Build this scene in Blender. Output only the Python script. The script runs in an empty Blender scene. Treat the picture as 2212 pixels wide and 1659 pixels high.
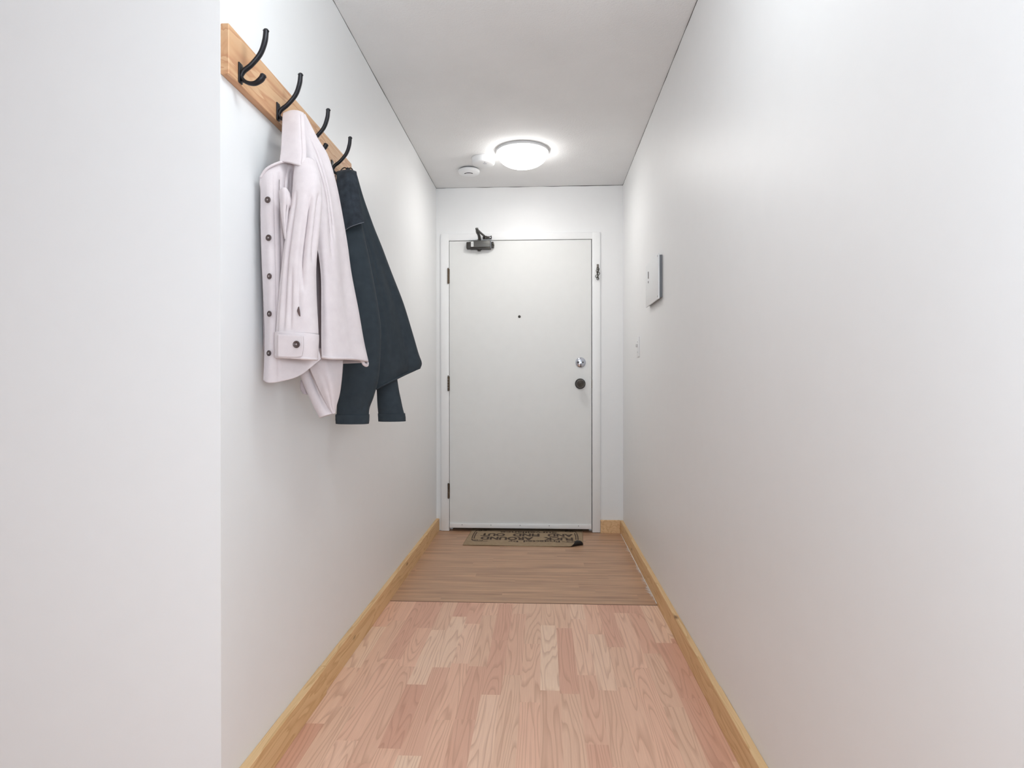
import bpy, bmesh, math, random
from mathutils import Vector, Matrix, noise

random.seed(7)
C = bpy.context.scene.collection
PI = math.pi

# ------------------------------------------------------------------ camera
IW, IH = 2212.0, 1659.0
FOC, YAW, PITCH, ROLL, CAMH = 1334.14, 0.0502, -0.001, -0.001, 1.0501
XL, XR, YB, HC = -0.7589, 0.5601, 4.3647, 2.44
YC = 1.419            # where the left wall ends and the room opens out
SEAM = 2.950          # laminate / vinyl seam
FV = Vector((-math.sin(YAW) * math.cos(PITCH), math.cos(YAW) * math.cos(PITCH), math.sin(PITCH)))
R0 = Vector((math.cos(YAW), math.sin(YAW), 0))
U0 = R0.cross(FV)
RV = R0 * math.cos(ROLL) + U0 * math.sin(ROLL)
UV = -R0 * math.sin(ROLL) + U0 * math.cos(ROLL)
cam_d = bpy.data.cameras.new('camera')
cam = bpy.data.objects.new('camera', cam_d)
C.objects.link(cam)
cam_d.sensor_width = 36.0
cam_d.lens = 36.0 * FOC / IW
cam_d.clip_start = 0.02
m = Matrix.Identity(4)
for i in range(3):
    m[i][0], m[i][1], m[i][2] = RV[i], UV[i], -FV[i]
m[2][3] = CAMH
cam.matrix_world = m
bpy.context.scene.camera = cam

# ------------------------------------------------------------------ world, lights, exposure
w = bpy.data.worlds.new('world')
bpy.context.scene.world = w
w.use_nodes = True
bg = w.node_tree.nodes['Background']
bg.inputs[0].default_value = (0.80, 0.88, 1.0, 1)
bg.inputs[1].default_value = 1.0

def area(name, loc, rot, sx, sy, power, col):
    l = bpy.data.lights.new(name, 'AREA')
    l.shape = 'RECTANGLE'
    l.size, l.size_y, l.energy, l.color = sx, sy, power, col
    o = bpy.data.objects.new(name, l)
    o.location = loc
    o.rotation_euler = rot
    C.objects.link(o)
    return o

def point(name, loc, power, rad, col):
    l = bpy.data.lights.new(name, 'POINT')
    l.energy, l.shadow_soft_size, l.color = power, rad, col
    o = bpy.data.objects.new(name, l)
    o.location = loc
    C.objects.link(o)

area('window_daylight', (-0.1, -3.85, 1.3), (PI / 2, 0, 0), 1.2, 2.2, 12, (0.80, 0.92, 1.0))
point('hall_fill', (-0.1, 1.25, 2.12), 6.5, 0.12, (0.88, 0.96, 1.0))  # added fill light without a fixture, brightens the corridor from above the view
point('room_fill', (0.22, -0.12, 1.25), 25, 0.20, (0.79, 0.91, 1.0))  # added flash-like fill just behind the camera, no actual lamp there
vs = bpy.context.scene.view_settings
vs.view_transform = 'Standard'
vs.look = 'None'
vs.gamma = 1.0
vs.exposure = 0.70
vs.use_curve_mapping = False

# ------------------------------------------------------------------ helpers
def ray(px, py):
    return FV + RV * ((px - IW / 2) / FOC) - UV * ((py - IH / 2) / FOC)

def at(px, py, y):
    """the point of the corridor at depth y seen at a pixel of the photograph"""
    r = ray(px, py)
    return Vector((0, 0, CAMH)) + r * (y / r.y)

def obj(name, bm, mat, parent=None, smooth=None, loc=None):
    me = bpy.data.meshes.new(name)
    bmesh.ops.recalc_face_normals(bm, faces=bm.faces)
    bm.to_mesh(me)
    bm.free()
    if smooth is not None:
        me.polygons.foreach_set('use_smooth', [True] * len(me.polygons))
        if smooth < 180:
            me.set_sharp_from_angle(angle=math.radians(smooth))
    for mm in (mat if isinstance(mat, (list, tuple)) else [mat]):
        me.materials.append(mm)
    o = bpy.data.objects.new(name, me)
    C.objects.link(o)
    if parent is not None:
        o.parent = parent
        o.matrix_parent_inverse = parent_world(parent).inverted()
    return o

def parent_world(p):
    mt = Matrix.Translation(p.location) @ p.rotation_euler.to_matrix().to_4x4()
    if p.parent is not None:
        return parent_world(p.parent) @ p.matrix_parent_inverse @ mt if False else mt
    return mt

def thing(name, label, cat, loc, group=None, kind=None):
    o = bpy.data.objects.new(name, None)
    o.empty_display_size = 0.05
    o.location = loc
    C.objects.link(o)
    tag(o, label, cat, group, kind)
    return o

def tag(o, label=None, cat=None, group=None, kind=None):
    if label: o['label'] = label
    if cat: o['category'] = cat
    if group: o['group'] = group
    if kind: o['kind'] = kind
    return o

def box(bm, x0, x1, y0, y1, z0, z1, bev=0.0, seg=2):
    b2 = bmesh.new()
    bmesh.ops.create_cube(b2, size=1)
    for v in b2.verts:
        v.co = Vector((x0 + (v.co.x + .5) * (x1 - x0), y0 + (v.co.y + .5) * (y1 - y0), z0 + (v.co.z + .5) * (z1 - z0)))
    if bev > 0:
        bmesh.ops.bevel(b2, geom=b2.edges[:], offset=bev, segments=seg, profile=0.5, affect='EDGES')
    merge(bm, b2)

def merge(bm, b2, mat=None):
    if mat is not None:
        b2.transform(mat)
    tmp = bpy.data.meshes.new('tmp')
    b2.to_mesh(tmp)
    b2.free()
    bm.from_mesh(tmp)
    bpy.data.meshes.remove(tmp)

def lathe(bm, prof, org, axis, seg=48):
    """revolve (radius, height) pairs about an axis through org"""
    q = Vector((0, 0, 1)).rotation_difference(Vector(axis).normalized()).to_matrix()
    rings = []
    for r, h in prof:
        if r < 1e-6:
            rings.append([bm.verts.new(q @ Vector((0, 0, h)) + Vector(org))])
        else:
            rings.append([bm.verts.new(q @ Vector((r * math.cos(2 * PI * k / seg), r * math.sin(2 * PI * k / seg), h)) + Vector(org)) for k in range(seg)])
    for a, b in zip(rings, rings[1:]):
        for k in range(seg):
            k2 = (k + 1) % seg
            if len(a) == 1 and len(b) == 1: break
            if len(a) == 1: bm.faces.new((a[0], b[k], b[k2]))
            elif len(b) == 1: bm.faces.new((a[k], a[k2], b[0]))
            else: bm.faces.new((a[k], a[k2], b[k2], b[k]))

def crom(pts, n):
    """n samples of a Catmull-Rom spline through pts"""
    P = [Vector(p) for p in pts]
    if len(P) == 2:
        return [P[0].lerp(P[1], i / (n - 1)) for i in range(n)]
    E = [P[0] * 2 - P[1]] + P + [P[-1] * 2 - P[-2]]
    out = []
    for i in range(n):
        t = i / (n - 1) * (len(P) - 1)
        k = min(int(t), len(P) - 2)
        t -= k
        a, b, c, d = E[k], E[k + 1], E[k + 2], E[k + 3]
        out.append(0.5 * ((2 * b) + (c - a) * t + (2 * a - 5 * b + 4 * c - d) * t * t + (3 * b - a - 3 * c + d) * t ** 3))
    return out

def tube(bm, pts, rad, n=24, seg=12, flat=1.0):
    """round or oval rod along a smooth path; rad is a number or a list to blend along the path"""
    P = crom(pts, n)
    if isinstance(rad, (int, float)): rad = [rad, rad]
    rr = [v.x for v in crom([Vector((r, 0, 0)) for r in rad], n)]
    ref = Vector((0, 1, 0))
    rings = []
    for i, p in enumerate(P):
        t = (P[min(i + 1, n - 1)] - P[max(i - 1, 0)]).normalized()
        if abs(t.dot(ref)) > 0.98: ref = Vector((1, 0, 0))
        a = t.cross(ref).normalized()
        b = t.cross(a).normalized()
        rings.append([bm.verts.new(p + a * math.cos(2 * PI * k / seg) * rr[i] * flat + b * math.sin(2 * PI * k / seg) * rr[i]) for k in range(seg)])
    for A, B in zip(rings, rings[1:]):
        for k in range(seg):
            bm.faces.new((A[k], A[(k + 1) % seg], B[(k + 1) % seg], B[k]))
    bm.faces.new(rings[0])
    bm.faces.new(rings[-1])

# ------------------------------------------------------------------ materials
def lin(c):
    return tuple(((v / 255) / 12.92 if v / 255 <= 0.04045 else ((v / 255 + 0.055) / 1.055) ** 2.4) for v in c) + (1,)

class NT:
    def __init__(s, name, rough=0.5, metal=0.0, spec=0.5):
        s.m = bpy.data.materials.new(name)
        s.m.use_nodes = True
        s.t = s.m.node_tree
        s.b = s.t.nodes['Principled BSDF']
        s.b.inputs['Roughness'].default_value = rough
        s.b.inputs['Metallic'].default_value = metal
        s.b.inputs['Specular IOR Level'].default_value = spec
    def n(s, typ, **kw):
        nd = s.t.nodes.new(typ)
        for k, v in kw.items(): setattr(nd, k, v)
        return nd
    def l(s, a, b): s.t.links.new(a, b)
    def math(s, op, a, b=None, c=None):
        nd = s.n('ShaderNodeMath', operation=op)
        for i, v in enumerate((a, b, c)):
            if v is None: continue
            if isinstance(v, (int, float)): nd.inputs[i].default_value = v
            else: s.l(v, nd.inputs[i])
        return nd.outputs[0]
    def co(s, scale=(1, 1, 1)):
        tc = s.n('ShaderNodeTexCoord')
        mp = s.n('ShaderNodeMapping')
        mp.inputs['Scale'].default_value = scale
        s.l(tc.outputs['Object'], mp.inputs['Vector'])
        return mp.outputs[0]
    def noise(s, vec, scale, detail=3, rough=0.5, dist=0.0):
        nd = s.n('ShaderNodeTexNoise')
        nd.inputs['Scale'].default_value = scale
        nd.inputs['Detail'].default_value = detail
        nd.inputs['Roughness'].default_value = rough
        nd.inputs['Distortion'].default_value = dist
        s.l(vec, nd.inputs['Vector'])
        return nd.outputs['Fac']
    def ramp(s, fac, stops):
        nd = s.n('ShaderNodeValToRGB')
        e = nd.color_ramp.elements
        while len(e) < len(stops): e.new(0.5)
        for i, (p, c) in enumerate(stops):
            e[i].position = p
            e[i].color = lin(c) if isinstance(c, (tuple, list)) else (c, c, c, 1)
        s.l(fac, nd.inputs[0])
        return nd.outputs[0]
    def mix(s, fac, a, b, mode='MIX'):
        nd = s.n('ShaderNodeMix', data_type='RGBA', blend_type=mode)
        for v, i in ((fac, 0), (a, 6), (b, 7)):
            if isinstance(v, (int, float)): nd.inputs[i].default_value = v
            elif isinstance(v, tuple): nd.inputs[i].default_value = v
            else: s.l(v, nd.inputs[i])
        return nd.outputs[2]
    def color(s, c):
        if isinstance(c, tuple): s.b.inputs['Base Color'].default_value = lin(c)
        else: s.l(c, s.b.inputs['Base Color'])
    def bump(s, h, strength, dist=0.001):
        nd = s.n('ShaderNodeBump')
        nd.inputs['Strength'].default_value = strength
        nd.inputs['Distance'].default_value = dist
        s.l(h, nd.inputs['Height'])
        s.l(nd.outputs[0], s.b.inputs['Normal'])

def plain(name, col, rough=0.5, metal=0.0, spec=0.5, var=0.03, bscale=0, bstr=0.1):
    t = NT(name, rough, metal, spec)
    f = t.noise(t.co(), 14, 3)
    t.color(t.ramp(f, [(0.3, tuple(max(0, c * (1 - var)) for c in col)), (0.7, tuple(min(255, c * (1 + var)) for c in col))]))
    if bscale: t.bump(t.noise(t.co(), bscale, 2), bstr)
    return t.m

WALL = plain('wall_paint', (241, 241, 241), 0.46, 0, 0.4, 0.002, 160, 0.08)
TRIMW = plain('trim_paint', (246, 246, 246), 0.35, 0, 0.5, 0.003)
DOORW = plain('door_paint', (233, 233, 231), 0.4, 0, 0.4, 0.004, 90, 0.04)
t = NT('ceiling_texture', 0.9, 0, 0.2)
f = t.noise(t.co(), 3.0, 4)
t.color(t.ramp(f, [(0.3, (236, 236, 236)), (0.75, (242, 242, 242))]))
t.bump(t.noise(t.co(), 130, 3, 0.6), 0.5, 0.004)
CEIL = t.m
BLACKIRON = plain('black_iron', (38, 38, 42), 0.38, 0.5, 0.5, 0.1, 300, 0.15)
DARK = plain('dark_gap', (22, 20, 20), 0.8)
GAP = plain('gap_shadow_line', (70, 66, 64), 0.9)
GREYMETAL = plain('closer_grey_metal', (98, 97, 94), 0.42, 0.6, 0.5, 0.06)
CHAINM = plain('chain_metal', (74, 70, 62), 0.45, 0.4, 0.5, 0.15)
DARKMETAL = plain('dark_metal', (66, 63, 60), 0.4, 0.7, 0.5, 0.08)
CHROME = plain('chrome', (200, 204, 214), 0.16, 1.0)
PEWTER = plain('aged_pewter', (112, 107, 102), 0.34, 0.75, 0.5, 0.15)
BRASS = plain('aged_brass', (96, 82, 68), 0.4, 0.7, 0.5, 0.15)
PLASTIC = plain('white_plastic', (238, 239, 240), 0.4, 0, 0.5, 0.003)
GREYPL = plain('grey_plastic', (120, 122, 126), 0.5)
BUTTON = plain('horn_button', (72, 58, 56), 0.3, 0, 0.5, 0.3)
BUTTONHOLE = plain('button_thread', (190, 180, 178), 0.7)

def fabric(name, a, b, scale, sheen, bstr):
    t = NT(name, 0.92, 0, 0.15)
    v = t.co()
    f = t.noise(v, 38, 4)
    fine = t.noise(v, scale, 3, 0.7)
    t.color(t.mix(0.25, t.ramp(f, [(0.3, a), (0.7, b)]), t.ramp(fine, [(0.3, a), (0.7, b)])))
    t.b.inputs['Sheen Weight'].default_value = sheen
    t.b.inputs['Sheen Roughness'].default_value = 0.5
    t.bump(fine, bstr, 0.001)
    return t.m
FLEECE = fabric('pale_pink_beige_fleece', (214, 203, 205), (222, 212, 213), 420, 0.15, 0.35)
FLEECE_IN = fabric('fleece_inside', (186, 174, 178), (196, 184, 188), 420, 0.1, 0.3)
DARKCLOTH = fabric('dark_slate_twill', (50, 57, 63), (58, 65, 71), 600, 0.04, 0.2)
CORD = fabric('dark_corduroy', (42, 46, 52), (60, 66, 74), 260, 0.05, 0.5)
LINING = plain('dark_lining', (24, 26, 30), 0.9)

# --- laminate: strips carry a random seed each, the grain is procedural
def laminate_mat():
    t = NT('oak_laminate', 0.42, 0, 0.4)
    at_ = t.n('ShaderNodeAttribute', attribute_name='seed')
    sp = t.n('ShaderNodeSeparateXYZ')
    t.l(at_.outputs['Vector'], sp.inputs[0])
    tc = t.n('ShaderNodeTexCoord')
    so = t.n('ShaderNodeSeparateXYZ')
    t.l(tc.outputs['Object'], so.inputs[0])
    sx = t.math('MULTIPLY_ADD', sp.outputs[0], 37.0, t.math('MULTIPLY', so.outputs[0], 15.0))
    sy = t.math('MULTIPLY_ADD', sp.outputs[1], 53.0, t.math('MULTIPLY', so.outputs[1], 1.15))
    cb = t.n('ShaderNodeCombineXYZ')
    t.l(sx, cb.inputs[0]); t.l(sy, cb.inputs[1]); t.l(t.math('MULTIPLY', sp.outputs[2], 19.0), cb.inputs[2])
    big = t.noise(cb.outputs[0], 1.0, 1.5, 0.4)
    rings = t.math('FRACT', t.math('MULTIPLY', big, 14.0))
    line = t.ramp(rings, [(0.0, 0.1), (0.55, 0.0), (0.84, 0.8), (0.91, 1.0), (1.0, 0.1)])
    cb2 = t.n('ShaderNodeCombineXYZ')
    t.l(t.math('MULTIPLY', sx, 26.0), cb2.inputs[0]); t.l(t.math('MULTIPLY', sy, 5.0), cb2.inputs[1])
    fine = t.noise(cb2.outputs[0], 1.0, 3, 0.6)
    base = t.ramp(sp.outputs[2], [(0.0, (222, 170, 146)), (0.3, (233, 185, 159)), (0.55, (236, 197, 169)), (0.8, (241, 193, 166)), (1.0, (248, 216, 189))])
    c1 = t.mix(t.math('MULTIPLY', line, 0.42), base, lin((176, 124, 98)))
    c2 = t.mix(t.math('MULTIPLY', t.ramp(fine, [(0.35, 1.0), (0.62, 0.0)]), 0.22), c1, lin((192, 138, 110)))
    t.color(c2)
    return t.m
LAMINATE = laminate_mat()

def vinyl_mat():
    t = NT('brown_vinyl', 0.40, 0, 0.45)
    at_ = t.n('ShaderNodeAttribute', attribute_name='seed')
    sp = t.n('ShaderNodeSeparateXYZ')
    t.l(at_.outputs['Vector'], sp.inputs[0])
    tc = t.n('ShaderNodeTexCoord')
    so = t.n('ShaderNodeSeparateXYZ')
    t.l(tc.outputs['Object'], so.inputs[0])
    sx = t.math('MULTIPLY_ADD', sp.outputs[0], 37.0, t.math('MULTIPLY', so.outputs[0], 2.2))
    sy = t.math('MULTIPLY_ADD', sp.outputs[1], 53.0, t.math('MULTIPLY', so.outputs[1], 26.0))
    cb = t.n('ShaderNodeCombineXYZ')
    t.l(sx, cb.inputs[0]); t.l(sy, cb.inputs[1])
    n1 = t.noise(cb.outputs[0], 1.0, 4, 0.55)
    cb2 = t.n('ShaderNodeCombineXYZ')
    t.l(t.math('MULTIPLY', sx, 3.0), cb2.inputs[0]); t.l(t.math('MULTIPLY', sy, 7.0), cb2.inputs[1])
    n2 = t.noise(cb2.outputs[0], 1.0, 3, 0.6)
    base = t.ramp(n1, [(0.28, (158, 122, 96)), (0.5, (194, 153, 122)), (0.72, (222, 178, 142))])
    c = t.mix(t.math('MULTIPLY', t.ramp(n2, [(0.4, 1.0), (0.65, 0.0)]), 0.3), base, lin((146, 112, 88)))
    t.color(t.mix(t.math('MULTIPLY', sp.outputs[2], 0.22), c, lin((204, 166, 136))))
    return t.m
VINYL = vinyl_mat()

def pine_mat(name, a, b, c, along, knots=0.075):
    """soft-wood board, the grain running along axis 1 (Y)"""
    t = NT(name, 0.55, 0, 0.35)
    v = t.co((16, 1.3, 16))
    n1 = t.noise(v, 1.0, 3, 0.5, 0.6)
    rings = t.math('FRACT', t.math('MULTIPLY', n1, 7.0))
    base = t.ramp(rings, [(0.0, a), (0.6, b), (0.9, c), (1.0, a)])
    vo = t.n('ShaderNodeTexVoronoi')
    t.l(t.co((7, 3.1, 9)), vo.inputs['Vector'])
    vo.inputs['Scale'].default_value = 1.0
    k = t.ramp(vo.outputs['Distance'], [(0.0, 1.0), (knots * 0.6, 0.75), (knots * 2.0, 0.0)])
    fine = t.noise(t.co((120, 5, 120)), 1.0, 2)
    base = t.mix(t.math('MULTIPLY', fine, 0.25), base, lin(c))
    t.color(t.mix(k, base, lin((118, 78, 48))))
    return t.m
PINE = pine_mat('pine_baseboard', (236, 200, 152), (229, 190, 141), (214, 172, 121), 1, 0.045)
FIR = pine_mat('fir_rack_board', (222, 184, 144), (214, 170, 130), (198, 146, 110), 1, 0.03)
PINEX = pine_mat('pine_short_board', (240, 204, 160), (232, 192, 146), (216, 174, 128), 0, 0.05)

# ------------------------------------------------------------------ the shell
def struct(name, bm, mat, label, cat, smooth=None, parent=None):
    o = obj(name, bm, mat, parent, smooth)
    tag(o, label, cat, None, 'structure')
    return o

def strip_floor(name, x0, x1, y0, y1, wid, lmin, lmax, axis, ztop, thick, mat, label, gapw=0.0):
    """floorboards as quads in one mesh, each with a seed for its own grain"""
    bm = bmesh.new()
    lay = bm.loops.layers.float_color.new('seed')
    rnd = random.Random(11 if axis else 5)
    a0, a1, b0, b1 = (x0, x1, y0, y1) if axis == 1 else (y0, y1, x0, x1)
    a = a0
    k = 0
    while a < a1 - 1e-6:
        an = min(a + wid, a1)
        b = b0 - rnd.random() * lmax
        while b < b1:
            bn = b + rnd.uniform(lmin, lmax)
            c0, c1 = max(b, b0), min(bn, b1)
            if c1 > c0 + 1e-5:
                pts = [(a, c0), (an, c0), (an, c1), (a, c1)]
                if axis != 1: pts = [(q, p) for p, q in pts]
                fc = bm.faces.new([bm.verts.new((p, q, ztop)) for p, q in pts])
                s = (rnd.random(), rnd.random(), rnd.random(), 1)
                for lp in fc.loops: lp[lay] = s
            b = bn
        a = an
        k += 1
    # sides and underside
    vb = [bm.verts.new(p) for p in ((x0, y0, ztop - thick), (x1, y0, ztop - thick), (x1, y1, ztop - thick), (x0, y1, ztop - thick))]
    vt = [bm.verts.new(p) for p in ((x0, y0, ztop), (x1, y0, ztop), (x1, y1, ztop), (x0, y1, ztop))]
    bm.faces.new(vb)
    for i in range(4):
        bm.faces.new((vb[i], vb[(i + 1) % 4], vt[(i + 1) % 4], vt[i]))
    return struct(name, bm, mat, label, 'floor')

XW, YW = -4.2, -4.0    # far sides of the room the corridor opens from
strip_floor('floor', XW, XR, YW, SEAM - 0.004, 0.0665, 0.30, 0.62, 1, 0.0, 0.02, LAMINATE, 'pinkish oak laminate floor in narrow strips running towards the door')
strip_floor('floor_entry', XL, XR, SEAM, YB + 0.16, 0.075, 0.5, 1.1, 0, 0.002, 0.022, VINYL, 'greyish brown vinyl plank floor before the white door')

bm = bmesh.new()
box(bm, XL - 0.12, XL, YC, YB + 0.2, 0, HC)
struct('wall_left', bm, WALL, 'white corridor wall behind the coat rack', 'wall')
bm = bmesh.new()
box(bm, XW, XL - 0.12, YC, YC + 0.12, 0, HC)
struct('wall_front', bm, WALL, 'white wall facing the room at the far left', 'wall')
bm = bmesh.new()
box(bm, XR, XR + 0.12, YW, YB + 0.2, 0, HC)
struct('wall_right', bm, WALL, 'long white wall on the right with the white panel and switch', 'wall')
bm = bmesh.new()
FX0, FX1, FZ = -0.7235, 0.4005, 2.111        # door frame outer edges
SX0, SX1, SZ0, SZ1 = -0.6625, 0.3390, 0.030, 2.058
box(bm, XL, FX0 + 0.01, YB, YB + 0.14, 0.004, HC)
box(bm, FX1 - 0.01, XR, YB, YB + 0.14, 0.004, HC)
box(bm, FX0 + 0.01, FX1 - 0.01, YB, YB + 0.14, FZ - 0.01, HC)
box(bm, XL, XR, YB + 0.14, YB + 0.2, 0.004, HC)
struct('wall_back', bm, WALL, 'white end wall around the white door', 'wall')
bm = bmesh.new()
box(bm, XW - 0.12, XR + 0.12, YW - 0.12, YB + 0.2, HC, HC + 0.1)
struct('ceiling', bm, CEIL, 'off-white lightly textured ceiling', 'ceiling')
# rest of the room behind the viewer, with its window
bm = bmesh.new()
box(bm, XW - 0.12, XW, YW, YC + 0.12, 0, HC)
struct('wall_west', bm, WALL, 'white side wall of the room the corridor opens from', 'wall')
bm = bmesh.new()
WX0, WX1, WZ0, WZ1 = -0.95, 0.45, 0.20, 2.38
box(bm, XW - 0.12, WX0, YW - 0.12, YW, 0, HC)
box(bm, WX1, XR + 0.12, YW - 0.12, YW, 0, HC)
box(bm, WX0, WX1, YW - 0.12, YW, 0, WZ0)
box(bm, WX0, WX1, YW - 0.12, YW, WZ1, HC)
struct('wall_south', bm, WALL, 'white window wall of the room the corridor opens from', 'wall')
bm = bmesh.new()
for a, b in ((WX0, WX0 + 0.05), (WX1 - 0.05, WX1), (-0.275, -0.225)):
    box(bm, a, b, YW - 0.09, YW - 0.03, WZ0, WZ1, 0.004)
box(bm, WX0 + 0.05, WX1 - 0.05, YW - 0.09, YW - 0.03, WZ0, WZ0 + 0.05, 0.004)
box(bm, WX0 + 0.05, WX1 - 0.05, YW - 0.09, YW - 0.03, WZ1 - 0.05, WZ1, 0.004)
struct('window_1', bm, TRIMW, 'white window frame behind the viewer', 'window')

# dark cracked paint line where walls meet the ceiling
def crack(name, P, Q, inward, wid, label):
    bm = bmesh.new()
    n = 90
    P, Q = Vector(P), Vector(Q)
    prev = None
    for i in range(n + 1):
        p = P.lerp(Q, i / n)
        w_ = wid * (0.55 + 0.9 * noise.noise(p * 9)) * (1.0 if noise.noise(p * 3.1 + Vector((4, 4, 4))) > -0.35 else 0.5)
        w_ = max(w_, wid * 0.25)
        j = noise.noise(p * 6) * 0.0012
        a = bm.verts.new(p + Vector((0, 0, -0.0002)))
        b = bm.verts.new(p + inward * 0.0012 + Vector((0, 0, -0.0002)))
        c = bm.verts.new(p + inward * 0.0012 + Vector((0, 0, -w_ + j)))
        d = bm.verts.new(p + Vector((0, 0, -w_ + j)))
        if prev:
            for k in range(4):
                bm.faces.new((prev[k], prev[(k + 1) % 4], (a, b, c, d)[(k + 1) % 4], (a, b, c, d)[k]))
        prev = (a, b, c, d)
    struct(name, bm, GAP, label, 'trim')
crack('trim_1', (XL, YC, HC), (XL, YB, HC), Vector((1, 0, 0)), 0.0032, 'thin dark crack between left wall and ceiling')
crack('trim_2', (XR, 0.3, HC), (XR, YB, HC), Vector((-1, 0, 0)), 0.0045, 'thin dark ragged crack between right wall and ceiling')
crack('trim_3', (XL, YB, HC), (XR, YB, HC), Vector((0, -1, 0)), 0.004, 'thin grey crack between end wall and ceiling')

# baseboards: raw pine boards with knots and nail marks
def board(name, x0, x1, y0, y1, h, label, mat=PINE, tilt=0.0):
    bm = bmesh.new()
    box(bm, x0, x1, y0, y1, 0.0, h, 0.0015, 1)
    if tilt:
        for v in bm.verts:
            v.co.x += tilt * (v.co.y - y0)
    return struct(name, bm, mat, label, 'baseboard', 30)
BT, BH = 0.021, 0.089
board('baseboard_left', XL, XL + BT, 2.066, YB, BH + 0.001, 'far raw pine baseboard along the left wall')
board('baseboard_left.001', XL, XL + BT + 0.005, YC, 2.058, BH + 0.003, 'near raw pine baseboard along the left wall')
board('baseboard_right', XR - BT, XR, 1.990, YB, BH, 'far raw pine baseboard along the right wall')
board('baseboard_right.001', XR - BT - 0.002, XR, -2.0, 1.984, BH + 0.004, 'near raw pine baseboard along the right wall')
board('baseboard_back', FX1 + 0.001, XR - BT - 0.001, YB - 0.020, YB, BH + 0.002, 'short raw pine baseboard between door frame and right wall', PINEX)
# gap with a metal edge between the two floors
bm = bmesh.new()
box(bm, XL + BT, XR - BT, SEAM - 0.0035, SEAM - 0.0005, -0.01, 0.0012)
struct('trim_4', bm, plain('seam_edge', (120, 92, 78), 0.5), 'narrow dark seam between pinkish laminate and brown vinyl', 'trim')

# ------------------------------------------------------------------ door frame and door
bm = bmesh.new()
YF = YB - 0.014
ZF0 = 0.004
box(bm, FX0, SX0 - 0.003, YF, YB + 0.10, ZF0, FZ, 0.003)
box(bm, SX1 + 0.005, FX1, YF, YB + 0.10, ZF0, FZ, 0.003)
box(bm, SX0 - 0.006, SX1 + 0.008, YF, YB + 0.10, SZ1 + 0.004, FZ, 0.003)
# stops behind the door leaf
box(bm, SX0 - 0.004, SX0 + 0.014, YB + 0.045, YB + 0.09, ZF0, SZ1 + 0.004)
box(bm, SX1 - 0.014, SX1 + 0.006, YB + 0.045, YB + 0.09, ZF0, SZ1 + 0.004)
box(bm, SX0 + 0.014, SX1 - 0.014, YB + 0.045, YB + 0.09, SZ1 - 0.014, SZ1 + 0.004)
frame = struct('trim_5', bm, TRIMW, 'flat white door frame round the white door', 'door frame', 30)
bm = bmesh.new()
box(bm, SX1 + 0.0005, SX1 + 0.0045, YF + 0.006, YF + 0.020, 1.018, 1.072, 0.001, 1)
obj('strike_plate', bm, BRASS, frame)
# security chain hanging on the right jamb
cx, cy = 0.383, YF
bm = bmesh.new()
box(bm, cx - 0.007, cx + 0.008, cy - 0.006, cy, 1.848, 1.884, 0.002)
lathe(bm, [(0.0, 0.004), (0.004, 0.003), (0.005, 0)], (cx, cy - 0.006, 1.872), (0, -1, 0), 12)
ch = obj('door_chain', bm, PEWTER, frame, 40)
tag(ch, 'aged metal security chain hanging on the right jamb')
for k in range(9):
    b2 = bmesh.new()
    z = 1.852 - 0.0088 * k
    ox = 0.006 * math.sin(k * 1.9) + (-0.003 if k > 5 else 0)
    pts = []
    for i in range(9):
        a = 2 * PI * i / 8
        p = Vector((0.0070 * math.cos(a), 0, 0.0095 * math.sin(a)))
        if k % 2: p = Matrix.Rotation(PI / 2.6, 3, 'Z') @ p
        p = Matrix.Rotation(0.5 * math.sin(k * 2.3), 3, 'Y') @ p
        pts.append(p + Vector((cx + ox, cy - 0.010 - 0.002 * (k % 2), z)))
    tube(b2, pts, 0.0021, 22, 6)
    obj('link', b2, CHAINM, ch, 180)

YD = YB - 0.010
bm = bmesh.new()
box(bm, SX0, SX1, YD, YD + 0.044, SZ0, SZ1, 0.0015, 1)
door = struct('door_1', bm, DOORW, 'plain flush white entry door with closer, deadbolt and round knob', 'door', 30)
# hinges
for z0, z1 in ((1.760, 1.862), (1.000, 1.100), (0.238, 0.338)):
    bm = bmesh.new()
    n = 5
    for k in range(n):
        a = z0 + (z1 - z0) * k / n
        b = z0 + (z1 - z0) * (k + 1) / n - 0.0012
        lathe(bm, [(0, 0), (0.0055, 0), (0.0055, b - a), (0, b - a)], (SX0 - 0.008, YD - 0.008, a), (0, 0, 1), 14)
    lathe(bm, [(0, 0), (0.004, 0.0), (0.0055, 0.003), (0.003, 0.006), (0, 0.007)], (SX0 - 0.008, YD - 0.008, z1), (0, 0, 1), 12)
    lathe(bm, [(0, 0), (0.004, 0.0), (0.005, 0.003), (0, 0.006)], (SX0 - 0.008, YD - 0.008, z0), (0, 0, -1), 12)
    box(bm, SX0 - 0.009, SX0 + 0.001, YD - 0.0035, YD - 0.0005, z0, z1)
    h = obj('hinge', bm, BRASS, door, 40)
# peephole
bm = bmesh.new()
lathe(bm, [(0.0095, 0), (0.0095, 0.002), (0.006, 0.003), (0.005, 0.0)], (-0.166, YD, 1.521), (0, -1, 0), 24)
lathe(bm, [(0.006, 0.001), (0.0, 0.0015)], (-0.166, YD, 1.521), (0, -1, 0), 24)
obj('peephole', bm, DARKMETAL, door, 40)
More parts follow.
